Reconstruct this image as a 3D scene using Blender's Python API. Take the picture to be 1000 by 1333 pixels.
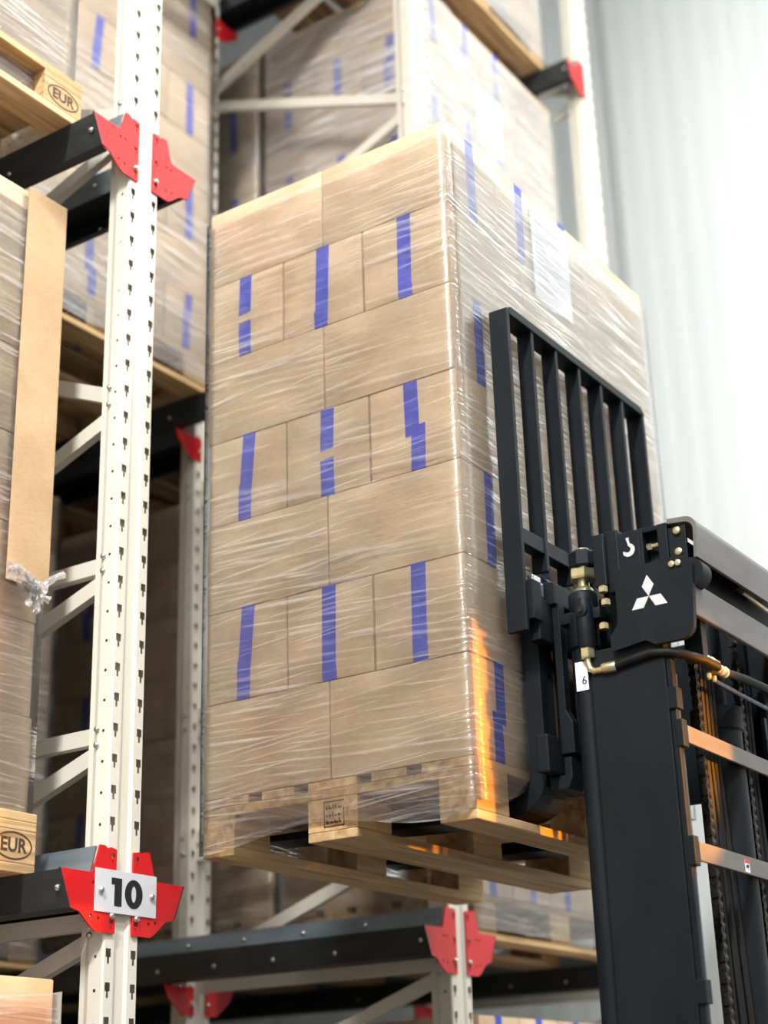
import bpy, bmesh, math, random
from mathutils import Vector, Matrix
from mathutils.geometry import tessellate_polygon

for o in list(bpy.data.objects):
    bpy.data.objects.remove(o)
scene = bpy.context.scene
COL = scene.collection
ZO = 2.30            # floor-to-deck height: all coordinates below are relative to the raised pallet's deck
random.seed(7)

# ------------------------------------------------------------------ camera
cam_d = bpy.data.cameras.new('camera')
cam = bpy.data.objects.new('camera', cam_d)
COL.objects.link(cam)
right = Vector((0.82658516, 0.56203806, -0.02949884))
down = Vector((-0.22822132, 0.28681059, -0.93040567))
fwd = Vector((-0.51446282, 0.77579179, 0.36534244))
m = Matrix.Identity(4)
for i in range(3):
    m[i][0] = right[i]; m[i][1] = -down[i]; m[i][2] = -fwd[i]
m.translation = Vector((1.81178023, -3.0723452, -0.8013428 + ZO))
cam.matrix_world = m
cam_d.sensor_fit = 'HORIZONTAL'
cam_d.sensor_width = 36.0
cam_d.lens = 2073.75 / 1000 * 36.0
cam_d.clip_start = 0.05
cam_d.dof.use_dof = True
cam_d.dof.focus_distance = 3.85
cam_d.dof.aperture_fstop = 2.3
scene.camera = cam

# ------------------------------------------------------------------ world, lamps, exposure
W = bpy.data.worlds.new('hall_air'); scene.world = W
W.use_nodes = True
W.node_tree.nodes['Background'].inputs[0].default_value = (0.75, 0.82, 0.9, 1)
W.node_tree.nodes['Background'].inputs[1].default_value = 0.02
scene.view_settings.view_transform = 'Standard'
scene.view_settings.look = 'None'
scene.view_settings.gamma = 1.0
scene.view_settings.use_curve_mapping = False
scene.view_settings.exposure = -0.06
LAMP_POWER = [590.0, 50.0, 1750.0, 400.0, 150.0]
LAMPS = [(2.6, 0.9), (2.2, -2.4), (1.9, -6.4), (5.2, 1.2), (5.2, -3.0)]
LAMP_Z = 8.6

# ------------------------------------------------------------------ materials
MAT = {}
def srgb(c):
    r = []
    for v in c[:3]:
        v = v / 255.0
        r.append(v / 12.92 if v <= 0.04045 else ((v + 0.055) / 1.055) ** 2.4)
    return (r[0], r[1], r[2], 1.0)

def nd(nt, t, **kw):
    n = nt.nodes.new(t)
    for k, v in kw.items():
        setattr(n, k, v)
    return n

def basic(name, c1, c2=None, rough=0.5, metal=0.0, scale=(8, 8, 8), detail=4.0, bump=0.0, bscale=None, spec=0.5, lo=0.35, hi=0.65):
    m = bpy.data.materials.new(name); m.use_nodes = True
    nt = m.node_tree; b = nt.nodes['Principled BSDF']
    b.inputs['Roughness'].default_value = rough
    b.inputs['Metallic'].default_value = metal
    b.inputs['Specular IOR Level'].default_value = spec
    b.inputs['Base Color'].default_value = srgb(c1)
    tc = nd(nt, 'ShaderNodeTexCoord')
    mp = nd(nt, 'ShaderNodeMapping'); mp.inputs['Scale'].default_value = scale
    nt.links.new(tc.outputs['Object'], mp.inputs[0])
    nz = nd(nt, 'ShaderNodeTexNoise'); nz.inputs['Scale'].default_value = 1.0; nz.inputs['Detail'].default_value = detail
    nt.links.new(mp.outputs[0], nz.inputs[0])
    if c2:
        rp = nd(nt, 'ShaderNodeValToRGB')
        rp.color_ramp.elements[0].position = lo; rp.color_ramp.elements[0].color = srgb(c1)
        rp.color_ramp.elements[1].position = hi; rp.color_ramp.elements[1].color = srgb(c2)
        nt.links.new(nz.outputs[0], rp.inputs[0]); nt.links.new(rp.outputs[0], b.inputs['Base Color'])
    if bump:
        src = nz
        if bscale:
            mp2 = nd(nt, 'ShaderNodeMapping'); mp2.inputs['Scale'].default_value = bscale
            nt.links.new(tc.outputs['Object'], mp2.inputs[0])
            src = nd(nt, 'ShaderNodeTexNoise'); src.inputs['Scale'].default_value = 1.0
            nt.links.new(mp2.outputs[0], src.inputs[0])
        bp = nd(nt, 'ShaderNodeBump'); bp.inputs['Strength'].default_value = bump; bp.inputs['Distance'].default_value = 0.01
        nt.links.new(src.outputs[0], bp.inputs['Height']); nt.links.new(bp.outputs[0], b.inputs['Normal'])
    MAT[name] = m
    return m

def wood(name, c1, c2, c3):
    m = bpy.data.materials.new(name); m.use_nodes = True
    nt = m.node_tree; b = nt.nodes['Principled BSDF']; b.inputs['Roughness'].default_value = 0.75
    tc = nd(nt, 'ShaderNodeTexCoord'); oi = nd(nt, 'ShaderNodeObjectInfo')
    mp = nd(nt, 'ShaderNodeMapping'); mp.inputs['Scale'].default_value = (38, 2.2, 38)
    ad = nd(nt, 'ShaderNodeVectorMath', operation='ADD'); sc = nd(nt, 'ShaderNodeVectorMath', operation='SCALE')
    sc.inputs[0].default_value = (13, 7, 5)
    nt.links.new(oi.outputs['Random'], sc.inputs['Scale'])
    nt.links.new(tc.outputs['Object'], mp.inputs[0]); nt.links.new(mp.outputs[0], ad.inputs[0]); nt.links.new(sc.outputs[0], ad.inputs[1])
    nz = nd(nt, 'ShaderNodeTexNoise'); nz.inputs['Scale'].default_value = 1.0; nz.inputs['Detail'].default_value = 6; nz.inputs['Distortion'].default_value = 0.6
    nt.links.new(ad.outputs[0], nz.inputs[0])
    rp = nd(nt, 'ShaderNodeValToRGB')
    rp.color_ramp.elements[0].position = 0.3; rp.color_ramp.elements[0].color = srgb(c1)
    rp.color_ramp.elements[1].position = 0.72; rp.color_ramp.elements[1].color = srgb(c3)
    e = rp.color_ramp.elements.new(0.5); e.color = srgb(c2)
    nt.links.new(nz.outputs[0], rp.inputs[0])
    hs = nd(nt, 'ShaderNodeHueSaturation')
    mr = nd(nt, 'ShaderNodeMapRange'); mr.inputs[3].default_value = 0.8; mr.inputs[4].default_value = 1.12
    nt.links.new(oi.outputs['Random'], mr.inputs[0]); nt.links.new(mr.outputs[0], hs.inputs['Value'])
    nt.links.new(rp.outputs[0], hs.inputs['Color']); nt.links.new(hs.outputs[0], b.inputs['Base Color'])
    bp = nd(nt, 'ShaderNodeBump'); bp.inputs['Strength'].default_value = 0.35; bp.inputs['Distance'].default_value = 0.004
    nt.links.new(nz.outputs[0], bp.inputs['Height']); nt.links.new(bp.outputs[0], b.inputs['Normal'])
    MAT[name] = m

def cardboard(name, c1, c2):
    m = bpy.data.materials.new(name); m.use_nodes = True
    nt = m.node_tree; b = nt.nodes['Principled BSDF']; b.inputs['Roughness'].default_value = 0.62
    b.inputs['Specular IOR Level'].default_value = 0.35
    tc = nd(nt, 'ShaderNodeTexCoord'); oi = nd(nt, 'ShaderNodeObjectInfo')
    sc = nd(nt, 'ShaderNodeVectorMath', operation='SCALE'); sc.inputs[0].default_value = (31, 17, 9)
    ad = nd(nt, 'ShaderNodeVectorMath', operation='ADD')
    nt.links.new(oi.outputs['Random'], sc.inputs['Scale'])
    nt.links.new(tc.outputs['Object'], ad.inputs[0]); nt.links.new(sc.outputs[0], ad.inputs[1])
    mp = nd(nt, 'ShaderNodeMapping'); mp.inputs['Scale'].default_value = (4.5, 4.5, 6)
    nt.links.new(ad.outputs[0], mp.inputs[0])
    nz = nd(nt, 'ShaderNodeTexNoise'); nz.inputs['Scale'].default_value = 1.0; nz.inputs['Detail'].default_value = 3
    nt.links.new(mp.outputs[0], nz.inputs[0])
    rp = nd(nt, 'ShaderNodeValToRGB')
    rp.color_ramp.elements[0].position = 0.36; rp.color_ramp.elements[0].color = srgb(c1)
    rp.color_ramp.elements[1].position = 0.62; rp.color_ramp.elements[1].color = srgb(c2)
    nt.links.new(nz.outputs[0], rp.inputs[0])
    # fine fibre
    mp2 = nd(nt, 'ShaderNodeMapping'); mp2.inputs['Scale'].default_value = (60, 60, 160)
    nt.links.new(ad.outputs[0], mp2.inputs[0])
    nz2 = nd(nt, 'ShaderNodeTexNoise'); nz2.inputs['Scale'].default_value = 1.0
    nt.links.new(mp2.outputs[0], nz2.inputs[0])
    hs = nd(nt, 'ShaderNodeHueSaturation')
    mr = nd(nt, 'ShaderNodeMapRange'); mr.inputs[1].default_value = 0.3; mr.inputs[2].default_value = 0.7
    mr.inputs[3].default_value = 0.94; mr.inputs[4].default_value = 1.06
    nt.links.new(nz2.outputs[0], mr.inputs[0]); nt.links.new(mr.outputs[0], hs.inputs['Value'])
    nt.links.new(rp.outputs[0], hs.inputs['Color'])
    hs2 = nd(nt, 'ShaderNodeHueSaturation')
    mr2 = nd(nt, 'ShaderNodeMapRange'); mr2.inputs[3].default_value = 0.92; mr2.inputs[4].default_value = 1.06
    nt.links.new(oi.outputs['Random'], mr2.inputs[0]); nt.links.new(mr2.outputs[0], hs2.inputs['Value'])
    nt.links.new(hs.outputs[0], hs2.inputs['Color'])
    nt.links.new(hs2.outputs[0], b.inputs['Base Color'])
    bp = nd(nt, 'ShaderNodeBump'); bp.inputs['Strength'].default_value = 0.12; bp.inputs['Distance'].default_value = 0.004
    nt.links.new(nz.outputs[0], bp.inputs['Height']); nt.links.new(bp.outputs[0], b.inputs['Normal'])
    MAT[name] = m

def film(name, haze=0.10, gloss=0.5, seed=0.0):
    m = bpy.data.materials.new(name); m.use_nodes = True
    nt = m.node_tree
    nt.nodes.remove(nt.nodes['Principled BSDF'])
    out = nt.nodes['Material Output']
    uv = nd(nt, 'ShaderNodeUVMap')
    def streak(rot, su, sv, dist, det=3.0):
        mp = nd(nt, 'ShaderNodeMapping'); mp.inputs['Scale'].default_value = (su, sv, 1)
        mp0 = nd(nt, 'ShaderNodeMapping'); mp0.inputs['Rotation'].default_value = (0, 0, rot); mp0.inputs['Location'].default_value = (seed, seed * 1.7, 0)
        nt.links.new(uv.outputs[0], mp0.inputs[0]); nt.links.new(mp0.outputs[0], mp.inputs[0])
        nz = nd(nt, 'ShaderNodeTexNoise'); nz.inputs['Scale'].default_value = 1.0; nz.inputs['Detail'].default_value = det; nz.inputs['Distortion'].default_value = dist
        nt.links.new(mp.outputs[0], nz.inputs[0])
        return nz.outputs[0]
    a = streak(0.05, 2.6, 95, 0.35); b = streak(-0.08, 2.2, 140, 0.3); c = streak(0.0, 1.3, 14, 0.5)
    def mth(op, x, y):
        n = nd(nt, 'ShaderNodeMath', operation=op)
        for i, v in enumerate((x, y)):
            if isinstance(v, (int, float)): n.inputs[i].default_value = v
            else: nt.links.new(v, n.inputs[i])
        return n.outputs[0]
    def ramp(v, lo, hi, t0=0.0, t1=1.0):
        n = nd(nt, 'ShaderNodeMapRange'); n.interpolation_type = 'SMOOTHSTEP'
        n.inputs[1].default_value = lo; n.inputs[2].default_value = hi; n.inputs[3].default_value = t0; n.inputs[4].default_value = t1
        nt.links.new(v, n.inputs[0]); return n.outputs[0]
    big = ramp(streak(0.3, 2.2, 3.0, 0.2, 2.0), 0.35, 0.65)
    sa = ramp(a, 0.52, 0.68); sb = ramp(b, 0.55, 0.70)
    s = mth('MULTIPLY', mth('MAXIMUM', sa, sb), mth('ADD', mth('MULTIPLY', big, 0.75), 0.25))
    hgt = mth('ADD', mth('MULTIPLY', mth('ADD', a, b), 0.5), mth('MULTIPLY', c, 0.8))
    bp = nd(nt, 'ShaderNodeBump'); bp.inputs['Strength'].default_value = 0.8; bp.inputs['Distance'].default_value = 0.006
    nt.links.new(hgt, bp.inputs['Height'])
    gl = nd(nt, 'ShaderNodeBsdfGlossy'); gl.inputs['Roughness'].default_value = 0.13; gl.inputs['Color'].default_value = (1, 1, 1, 1)
    nt.links.new(bp.outputs[0], gl.inputs['Normal'])
    tr = nd(nt, 'ShaderNodeBsdfTransparent'); tr.inputs['Color'].default_value = (0.99, 0.99, 0.99, 1)
    df = nd(nt, 'ShaderNodeBsdfDiffuse'); df.inputs['Color'].default_value = (0.86, 0.87, 0.9, 1)
    fr = nd(nt, 'ShaderNodeFresnel'); fr.inputs['IOR'].default_value = 1.45
    mx1 = nd(nt, 'ShaderNodeMixShader')
    nt.links.new(mth('ADD', mth('MULTIPLY', s, haze * 3.2), haze * 0.5), mx1.inputs[0])
    nt.links.new(tr.outputs[0], mx1.inputs[1]); nt.links.new(df.outputs[0], mx1.inputs[2])
    mx2 = nd(nt, 'ShaderNodeMixShader')
    fac = mth('MULTIPLY', fr.outputs[0], mth('ADD', mth('MULTIPLY', s, 4.0), gloss))
    nt.links.new(mth('MINIMUM', fac, 0.9), mx2.inputs[0])
    nt.links.new(mx1.outputs[0], mx2.inputs[1]); nt.links.new(gl.outputs[0], mx2.inputs[2])
    nt.links.new(mx2.outputs[0], out.inputs[0])
    MAT[name] = m

def emit(name, col, strength):
    m = bpy.data.materials.new(name); m.use_nodes = True
    b = m.node_tree.nodes['Principled BSDF']
    b.inputs['Base Color'].default_value = srgb(col)
    b.inputs['Emission Color'].default_value = srgb(col); b.inputs['Emission Strength'].default_value = strength
    MAT[name] = m

cardboard('kraft', (188, 164, 133), (204, 182, 153))
cardboard('kraft_board', (166, 138, 104), (178, 150, 116))
basic('blue_tape', (38, 56, 178), (52, 72, 196), rough=0.35, scale=(30, 30, 30))
wood('pallet_wood', (150, 120, 82), (188, 156, 110), (210, 182, 138))
basic('stamp_ink', (58, 40, 30), (80, 58, 42), rough=0.8, scale=(200, 200, 200))
basic('cream_paint', (214, 209, 195), (220, 215, 202), rough=0.38, scale=(6, 6, 2))
basic('red_paint', (196, 20, 26), (206, 26, 32), rough=0.35, scale=(9, 9, 9))
basic('galvanised', (112, 124, 132), (132, 143, 150), rough=0.42, metal=0.55, scale=(3, 30, 30))
basic('black_rail', (44, 48, 50), (54, 58, 60), rough=0.45, metal=0.2, scale=(6, 30, 30))
basic('zinc_bolt', (190, 192, 190), (205, 206, 204), rough=0.25, metal=0.9, scale=(60, 60, 60))
basic('brass', (196, 190, 150), (210, 205, 168), rough=0.28, metal=0.85, scale=(60, 60, 60))
basic('mast_black', (14, 20, 24), (20, 27, 32), rough=0.5, spec=0.16, scale=(14, 14, 5), bump=0.05)
basic('mast_grey', (84, 82, 80), (96, 94, 91), rough=0.5, scale=(20, 5, 20))
basic('bright_steel', (58, 64, 74), (84, 90, 102), rough=0.3, metal=0.9, scale=(40, 40, 3))
basic('rubber', (9, 9, 10), (13, 13, 14), rough=0.6, spec=0.25, scale=(30, 30, 30))
basic('chain_steel', (40, 38, 36), (58, 54, 50), rough=0.4, metal=0.7, scale=(80, 80, 80))
basic('white_print', (226, 228, 232), (234, 236, 238), rough=0.5, scale=(20, 20, 20))
basic('silver_badge', (202, 204, 208), (216, 218, 222), rough=0.35, metal=0.3, scale=(90, 90, 90))
basic('black_print', (16, 14, 18), (22, 20, 24), rough=0.6, scale=(40, 40, 40))
basic('grey_print', (150, 150, 160), (168, 168, 176), rough=0.6, scale=(40, 40, 40))
basic('red_print', (190, 50, 44), (200, 62, 54), rough=0.6, scale=(40, 40, 40))
basic('sign_white_shaded', (200, 201, 208), (206, 207, 213), rough=0.5, scale=(12, 12, 12))  # white plate with its shade mixed into a greyer base colour
basic('paper', (232, 232, 236), (240, 240, 243), rough=0.6, scale=(12, 12, 12))
basic('wall_panel', (196, 203, 204), (202, 208, 208), rough=0.45, scale=(4, 4, 0.6))
basic('dark_wall', (58, 54, 50), (66, 62, 58), rough=0.8, scale=(2, 2, 2))
basic('wall_paint', (150, 152, 152), (160, 162, 162), rough=0.7, scale=(2, 2, 2))
basic('concrete', (54, 54, 53), (68, 68, 66), rough=0.5, scale=(1.6, 1.6, 1.6), detail=8)
basic('truck_orange', (214, 96, 20), (222, 106, 28), rough=0.35, scale=(5, 5, 5))
film('stretch_film', haze=0.06, gloss=1.5, seed=0.3)
film('stretch_film_far', haze=0.17, gloss=2.0, seed=4.1)  # haze raised to put a pale light sheen into the film
film('stretch_film_glare', haze=0.34, gloss=2.4, seed=7.7)  # haze for extra film layers plus bright light washed into the colour
emit('lamp_diffuser', (255, 252, 245), 6.0)
emit('beacon_lens', (255, 130, 20), 6.0)

# ------------------------------------------------------------------ mesh helpers
class MB:
    def __init__(s): s.v = []; s.f = []
    def box(s, x0, x1, y0, y1, z0, z1):
        n = len(s.v)
        s.v += [(x, y, z) for z in (z0, z1) for y in (y0, y1) for x in (x0, x1)]
        s.f += [tuple(n + i for i in q) for q in ((0, 2, 3, 1), (4, 5, 7, 6), (0, 1, 5, 4), (1, 3, 7, 5), (3, 2, 6, 7), (2, 0, 4, 6))]
        return s
    def prism(s, pts, axis, a0, a1, holes=()):
        """polygon (with holes) in the plane normal to axis, extruded a0..a1; pts ordered (the two other axes in xyz order)"""
        loops = [list(pts)] + [list(h) for h in holes]
        def P(p, a):
            return (a, p[0], p[1]) if axis == 0 else ((p[0], a, p[1]) if axis == 1 else (p[0], p[1], a))
        flat = [p for l in loops for p in l]
        n = len(s.v); k = len(flat)
        s.v += [P(p, a0) for p in flat] + [P(p, a1) for p in flat]
        tri = tessellate_polygon([[Vector((p[0], p[1], 0)) for p in l] for l in loops])
        for t in tri:
            s.f.append((n + t[0], n + t[1], n + t[2])); s.f.append((n + k + t[2], n + k + t[1], n + k + t[0]))
        b = 0
        for l in loops:
            c = len(l)
            for i in range(c):
                j = (i + 1) % c
                s.f.append((n + b + i, n + b + j, n + k + b + j, n + k + b + i))
            b += c
        return s
    def tube(s, pts, r, n=10, cap=True):
        pts = [Vector(p) for p in pts]
        rs = r if isinstance(r, (list, tuple)) else [r] * len(pts)
        rings = []
        up = None
        for i, p in enumerate(pts):
            t = (pts[min(i + 1, len(pts) - 1)] - pts[max(i - 1, 0)])
            if t.length < 1e-9: t = Vector((0, 0, 1))
            t.normalize()
            if up is None: up = Vector((0, 0, 1)) if abs(t.z) < 0.9 else Vector((1, 0, 0))
            a = t.cross(up).normalized(); b = a.cross(t).normalized(); up = b
            st = len(s.v); rings.append(st)
            for k in range(n):
                an = 2 * math.pi * k / n
                s.v.append(tuple(p + (a * math.cos(an) + b * math.sin(an)) * rs[i]))
        for q in range(len(rings) - 1):
            for k in range(n):
                k2 = (k + 1) % n
                s.f.append((rings[q] + k, rings[q] + k2, rings[q + 1] + k2, rings[q + 1] + k))
        if cap:
            s.f.append(tuple(rings[0] + k for k in reversed(range(n)))); s.f.append(tuple(rings[-1] + k for k in range(n)))
        return s
    def lathe(s, c, prof, axis=2, n=20):
        """profile list of (r, a) along axis through point c"""
        pts = []
        for r, a in prof:
            p = list(c); p[axis] += a; pts.append((p, max(r, 1e-4)))
        rings = []
        ax = [(1, 2), (2, 0), (0, 1)][axis]
        for p, r in pts:
            st = len(s.v); rings.append(st)
            for k in range(n):
                an = 2 * math.pi * k / n; q = list(p)
                q[ax[0]] += r * math.cos(an); q[ax[1]] += r * math.sin(an); s.v.append(tuple(q))
        for q in range(len(rings) - 1):
            for k in range(n):
                k2 = (k + 1) % n
                s.f.append((rings[q] + k, rings[q] + k2, rings[q + 1] + k2, rings[q + 1] + k))
        s.f.append(tuple(rings[0] + k for k in reversed(range(n)))); s.f.append(tuple(rings[-1] + k for k in range(n)))
        return s
    def mesh(s, name, mat, origin=(0, 0, 0), bevel=0.0, smooth=False, fix=True):
        me = bpy.data.meshes.new(name)
        o = origin
        me.from_pydata([(v[0] - o[0], v[1] - o[1], v[2] - o[2]) for v in s.v], [], s.f)
        bm = bmesh.new(); bm.from_mesh(me)
        if fix: bmesh.ops.recalc_face_normals(bm, faces=bm.faces)
        if bevel:
            es = [e for e in bm.edges if e.is_manifold and e.calc_face_angle(0) > 0.6]
            bmesh.ops.bevel(bm, geom=es, offset=bevel, segments=2, affect='EDGES', profile=0.6, clamp_overlap=True)
        bm.to_mesh(me); bm.free()
        me.materials.append(MAT[mat])
        if smooth:
            for p in me.polygons: p.use_smooth = True
            try: me.set_sharp_from_angle(angle=math.radians(38))
            except Exception: pass
        me.update()
        return me
    def part(s, name, mat, parent, bevel=0.0, smooth=False, label=None, origin=None, fix=True):
        org = origin if origin is not None else parent.get('_o', (0, 0, 0))
        me = s.mesh(name, mat, org, bevel, smooth, fix)
        return link(name, me, parent, label)
    def top(s, name, mat, origin, label, cat, group=None, bevel=0.0, smooth=False, fix=True):
        me = s.mesh(name, mat, origin, bevel, smooth, fix)
        o = bpy.data.objects.new(name, me); COL.objects.link(o)
        o.location = (origin[0], origin[1], origin[2] + ZO)
        tag(o, label, cat, group); ORG[o.name] = tuple(origin)
        return o

ORG = {}
def link(name, me, parent=None, label=None, loc=None, rz=0.0):
    o = bpy.data.objects.new(name, me); COL.objects.link(o)
    if parent: o.parent = parent
    if loc: o.location = loc
    if rz: o.rotation_euler = (0, 0, rz)
    if label: o['label'] = label
    return o
def tag(o, label, cat, group=None):
    o['label'] = label; o['category'] = cat
    if group: o['group'] = group
    return o
def thing(name, label, cat, loc=(0, 0, 0), rz=0.0, group=None):
    o = bpy.data.objects.new(name, None); COL.objects.link(o)
    o.empty_display_size = 0.05
    o.location = (loc[0], loc[1], loc[2] + ZO); o.rotation_euler = (0, 0, rz)
    ORG[o.name] = tuple(loc)
    return tag(o, label, cat, group)
def P(mb, name, mat, parent, org, bevel=0.0, smooth=False, label=None, fix=True):
    """part: mb vertices in scene coordinates, parent thing standing at org (unrotated)"""
    return link(name, mb.mesh(name, mat, org, bevel, smooth, fix), parent, label)
def text_mesh(s, size, mat, name, depth=0.0006, offset=0.0):
    cu = bpy.data.curves.new(name, 'FONT'); cu.body = s; cu.size = size; cu.extrude = depth; cu.offset = offset
    cu.align_x = 'CENTER'; cu.align_y = 'CENTER'; cu.resolution_u = 3
    o = bpy.data.objects.new(name, cu); COL.objects.link(o)
    bpy.context.view_layer.update()
    me = bpy.data.meshes.new_from_object(o)
    bpy.data.objects.remove(o); me.name = name
    me.materials.clear(); me.materials.append(MAT[mat])
    return me
def circle(cx, cy, r, n=10, ry=None):
    ry = ry or r
    return [(cx + r * math.cos(2 * math.pi * i / n), cy + ry * math.sin(2 * math.pi * i / n)) for i in range(n)]
ORD = ['top', 'second', 'third', 'fourth', 'fifth', 'sixth', 'bottom']

# ------------------------------------------------------------------ the building
def structure(o):
    o['kind'] = 'structure'; return o
FX0, FX1, FY0, FY1, ROOF = -7.0, 7.5, -8.0, 3.75, 9.6
def struct_box(name, mat, b):
    mb = MB().box(*b)
    me = mb.mesh(name, mat); o = bpy.data.objects.new(name, me); COL.objects.link(o); return structure(o)
struct_box('floor', 'concrete', (FX0, FX1, FY0, FY1 + .2, -.15, 0))
struct_box('ceiling', 'wall_paint', (FX0, FX1, FY0, FY1 + .2, ROOF, ROOF + .15))
struct_box('wall_left', 'dark_wall', (FX0 - .15, FX0, FY0, FY1 + .2, 0, ROOF))
struct_box('wall_right', 'wall_paint', (FX1, FX1 + .15, FY0, FY1 + .2, 0, ROOF))
struct_box('wall_near', 'wall_paint', (FX0, FX1, FY0 - .15, FY0, 0, ROOF))
wall = struct_box('wall_far', 'wall_paint', (FX0, FX1, FY1 + .05, FY1 + .2, 0, ROOF))
# ribbed sandwich panels of the far wall, each panel one piece
pw = 1.16; nrib = 9
mb = MB()
prof = []
for i in range(nrib):
    x0 = i * pw / nrib; w = pw / nrib
    prof += [(x0 + .006, 0.0), (x0 + w * .46, 0.0), (x0 + w * .58, 0.0011), (x0 + w * .88, 0.0011)]
prof[0] = (0.003, 0.005); prof[-1] = (pw - .003, 0.005)
pts = [(x, y) for x, y in prof] + [(pw - .003, .05), (.003, .05)]
mb.prism(pts, 2, 0.0, ROOF - .01)
pm = mb.mesh('panel', 'wall_panel')
x = FX0 + .02
while x + pw < FX1:
    link('panel', pm, wall, loc=(x, FY1, 0)); x += pw

# high-bay luminaires over the aisle
for i, (lx, ly) in enumerate(LAMPS):
    lz = LAMP_Z
    where = ['nearest the far wall over the aisle', 'over the aisle above the fork truck', 'over the aisle behind the camera', 'on the right row toward the far wall', 'on the right row behind the camera'][i]
    t = thing('ceiling_lamp', 'long white high bay lamp ' + where, 'lamp', (lx, ly, lz - ZO), group='high bay lamps')
    link('housing', MB().box(-.16, .16, -1.3, 1.3, 0.02, .14).mesh('housing', 'wall_paint', bevel=.02), t)
    link('diffuser', MB().box(-.14, .14, -1.26, 1.26, -.01, .02).mesh('diffuser', 'lamp_diffuser'), t)
    for sy in (-1, 1):
        link('suspension_rod', MB().tube([(0, sy * 1.0, .14), (0, sy * 1.0, ROOF - lz)], .008, 6).mesh('suspension_rod', 'zinc_bolt'), t)
    ld = bpy.data.lights.new('lamp_light', 'AREA'); ld.shape = 'RECTANGLE'; ld.size = .3; ld.size_y = 2.5
    ld.energy = LAMP_POWER[i]; ld.color = (1.0, 0.985, 0.95)
    lo = bpy.data.objects.new('lamp_light', ld); COL.objects.link(lo); lo.parent = t; lo.location = (0, 0, -.02)

# ------------------------------------------------------------------ drive-in rack
XF = -0.90                        # aisle face of the uprights
XR = -1.98                        # front face of the rear upright of each frame
FRAMES = [-0.178, 1.375, 2.928]   # number sign frame, frame behind the raised load, last frame by the wall
LEVELS = [-0.20, 1.89, 3.98]      # shelf heights of the rails
PITCH = 0.0777
def upright_mesh():
    mb = MB()
    z0 = -ZO; zt = 5.6
    start = 0.471 - PITCH / 2 - math.floor((0.471 - PITCH / 2 - z0) / PITCH) * PITCH
    n = int((zt - start) / PITCH)
    slot = [(-.0085, .018), (.0085, .018), (.0085, -.002), (.0032, -.002), (.0032, -.017), (-.0032, -.017), (-.0032, -.002), (-.0085, -.002)]
    def strip(P, u0, u1, hole):
        loops = [[(u0, -PITCH / 2), (u1, -PITCH / 2), (u1, PITCH / 2), (u0, PITCH / 2)], hole]
        tri = tessellate_polygon([[Vector((a, b, 0)) for a, b in l] for l in loops])
        flat = loops[0] + loops[1]
        for i in range(n):
            zc = start + (i + .5) * PITCH; k = len(mb.v)
            mb.v += [P(a, zc + b) for a, b in flat]
            mb.f += [tuple(k + q for q in t) for t in tri]
    def plain(P, u0, u1):
        k = len(mb.v); a = start; b = start + n * PITCH
        mb.v += [P(u0, a), P(u1, a), P(u1, b), P(u0, b)]; mb.f.append((k, k + 1, k + 2, k + 3))
    for s in (-1, 1):
        strip(lambda u, z, s=s: (0, s * u, z), .024, .056, [(a + .043, b) for a, b in slot])
        plain(lambda u, z, s=s: (-(u - .056) * 1.0, s * (.056 + (u - .056)), z), .056, .060)   # rounded corner
        strip(lambda u, z, s=s: (-u, s * .060, z), .004, .046, circle(.025, 0, .0042, 8))
        plain(lambda u, z, s=s: (-u, s * (.060 - (u - .046) * .5), z), .046, .066)
        plain(lambda u, z, s=s: (-u, s * .050, z), .066, .082)
        plain(lambda u, z, s=s: (-.082, s * u, z), .050, .034)
        plain(lambda u, z, s=s: (-(.024 - u), s * u, z), .024, .017)                            # groove side
    plain(lambda u, z: (-.007, u, z), -.017, .017)                                              # groove floor
    # floor to the first cell
    mb.box(-.082, 0, -.06, .06, z0 + .008, start)
    me = mb.mesh('upright', 'cream_paint', fix=False)
    bm = bmesh.new(); bm.from_mesh(me); bmesh.ops.remove_doubles(bm, verts=bm.verts, dist=1e-5); bm.to_mesh(me); bm.free()
    return me
UP = upright_mesh()
# braces: (X at front, z at front, X at rear, z at rear)
BR = [(1.06, .68), (1.11, 1.55), (1.96, 1.60), (2.03, 2.45), (2.93, 2.50), (3.00, 3.40), (3.87, 3.45), (3.95, 4.35), (4.80, 4.40)]
zz = .625
while zz > -2.2:
    BR.append((zz, zz)); BR.append((zz - .04, zz - .40)); zz -= .459
def brace_mb(z1, z2, yc):
    mb = MB()
    a = Vector((XF - .075, 0, z1)); b = Vector((XR + .0 - .02, 0, z2))
    d = (b - a).normalized(); nrm = Vector((-d.z, 0, d.x))
    if nrm.z < 0: nrm = -nrm
    h = .021; t = .0022
    prof = [(-.013, -h), (.013, -h), (.013, h), (-.013, h), (-.013, h - t), (.0108, h - t), (.0108, -h + t), (-.013, -h + t)]
    k = len(mb.v)
    for q in (a, b):
        for (py, pn) in prof:
            v = q + nrm * pn; mb.v.append((v.x, yc - py, v.z))
    n = len(prof)
    for i in range(n):
        j = (i + 1) % n; mb.f.append((k + i, k + j, k + n + j, k + n + i))
    mb.f += [(k, k + 1, k + 6, k + 7), (k + 1, k + 2, k + 5, k + 6), (k + 2, k + 3, k + 4, k + 5)]
    mb.f += [tuple(n + q for q in f) for f in ((k, k + 1, k + 6, k + 7), (k + 1, k + 2, k + 5, k + 6), (k + 2, k + 3, k + 4, k + 5))]
    return mb
FS = ['number sign frame', 'frame behind the raised load', 'frame by the far wall']
FN = ['carrying the number sign at left', 'behind the raised pallet load', 'standing against the white far wall']
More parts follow.
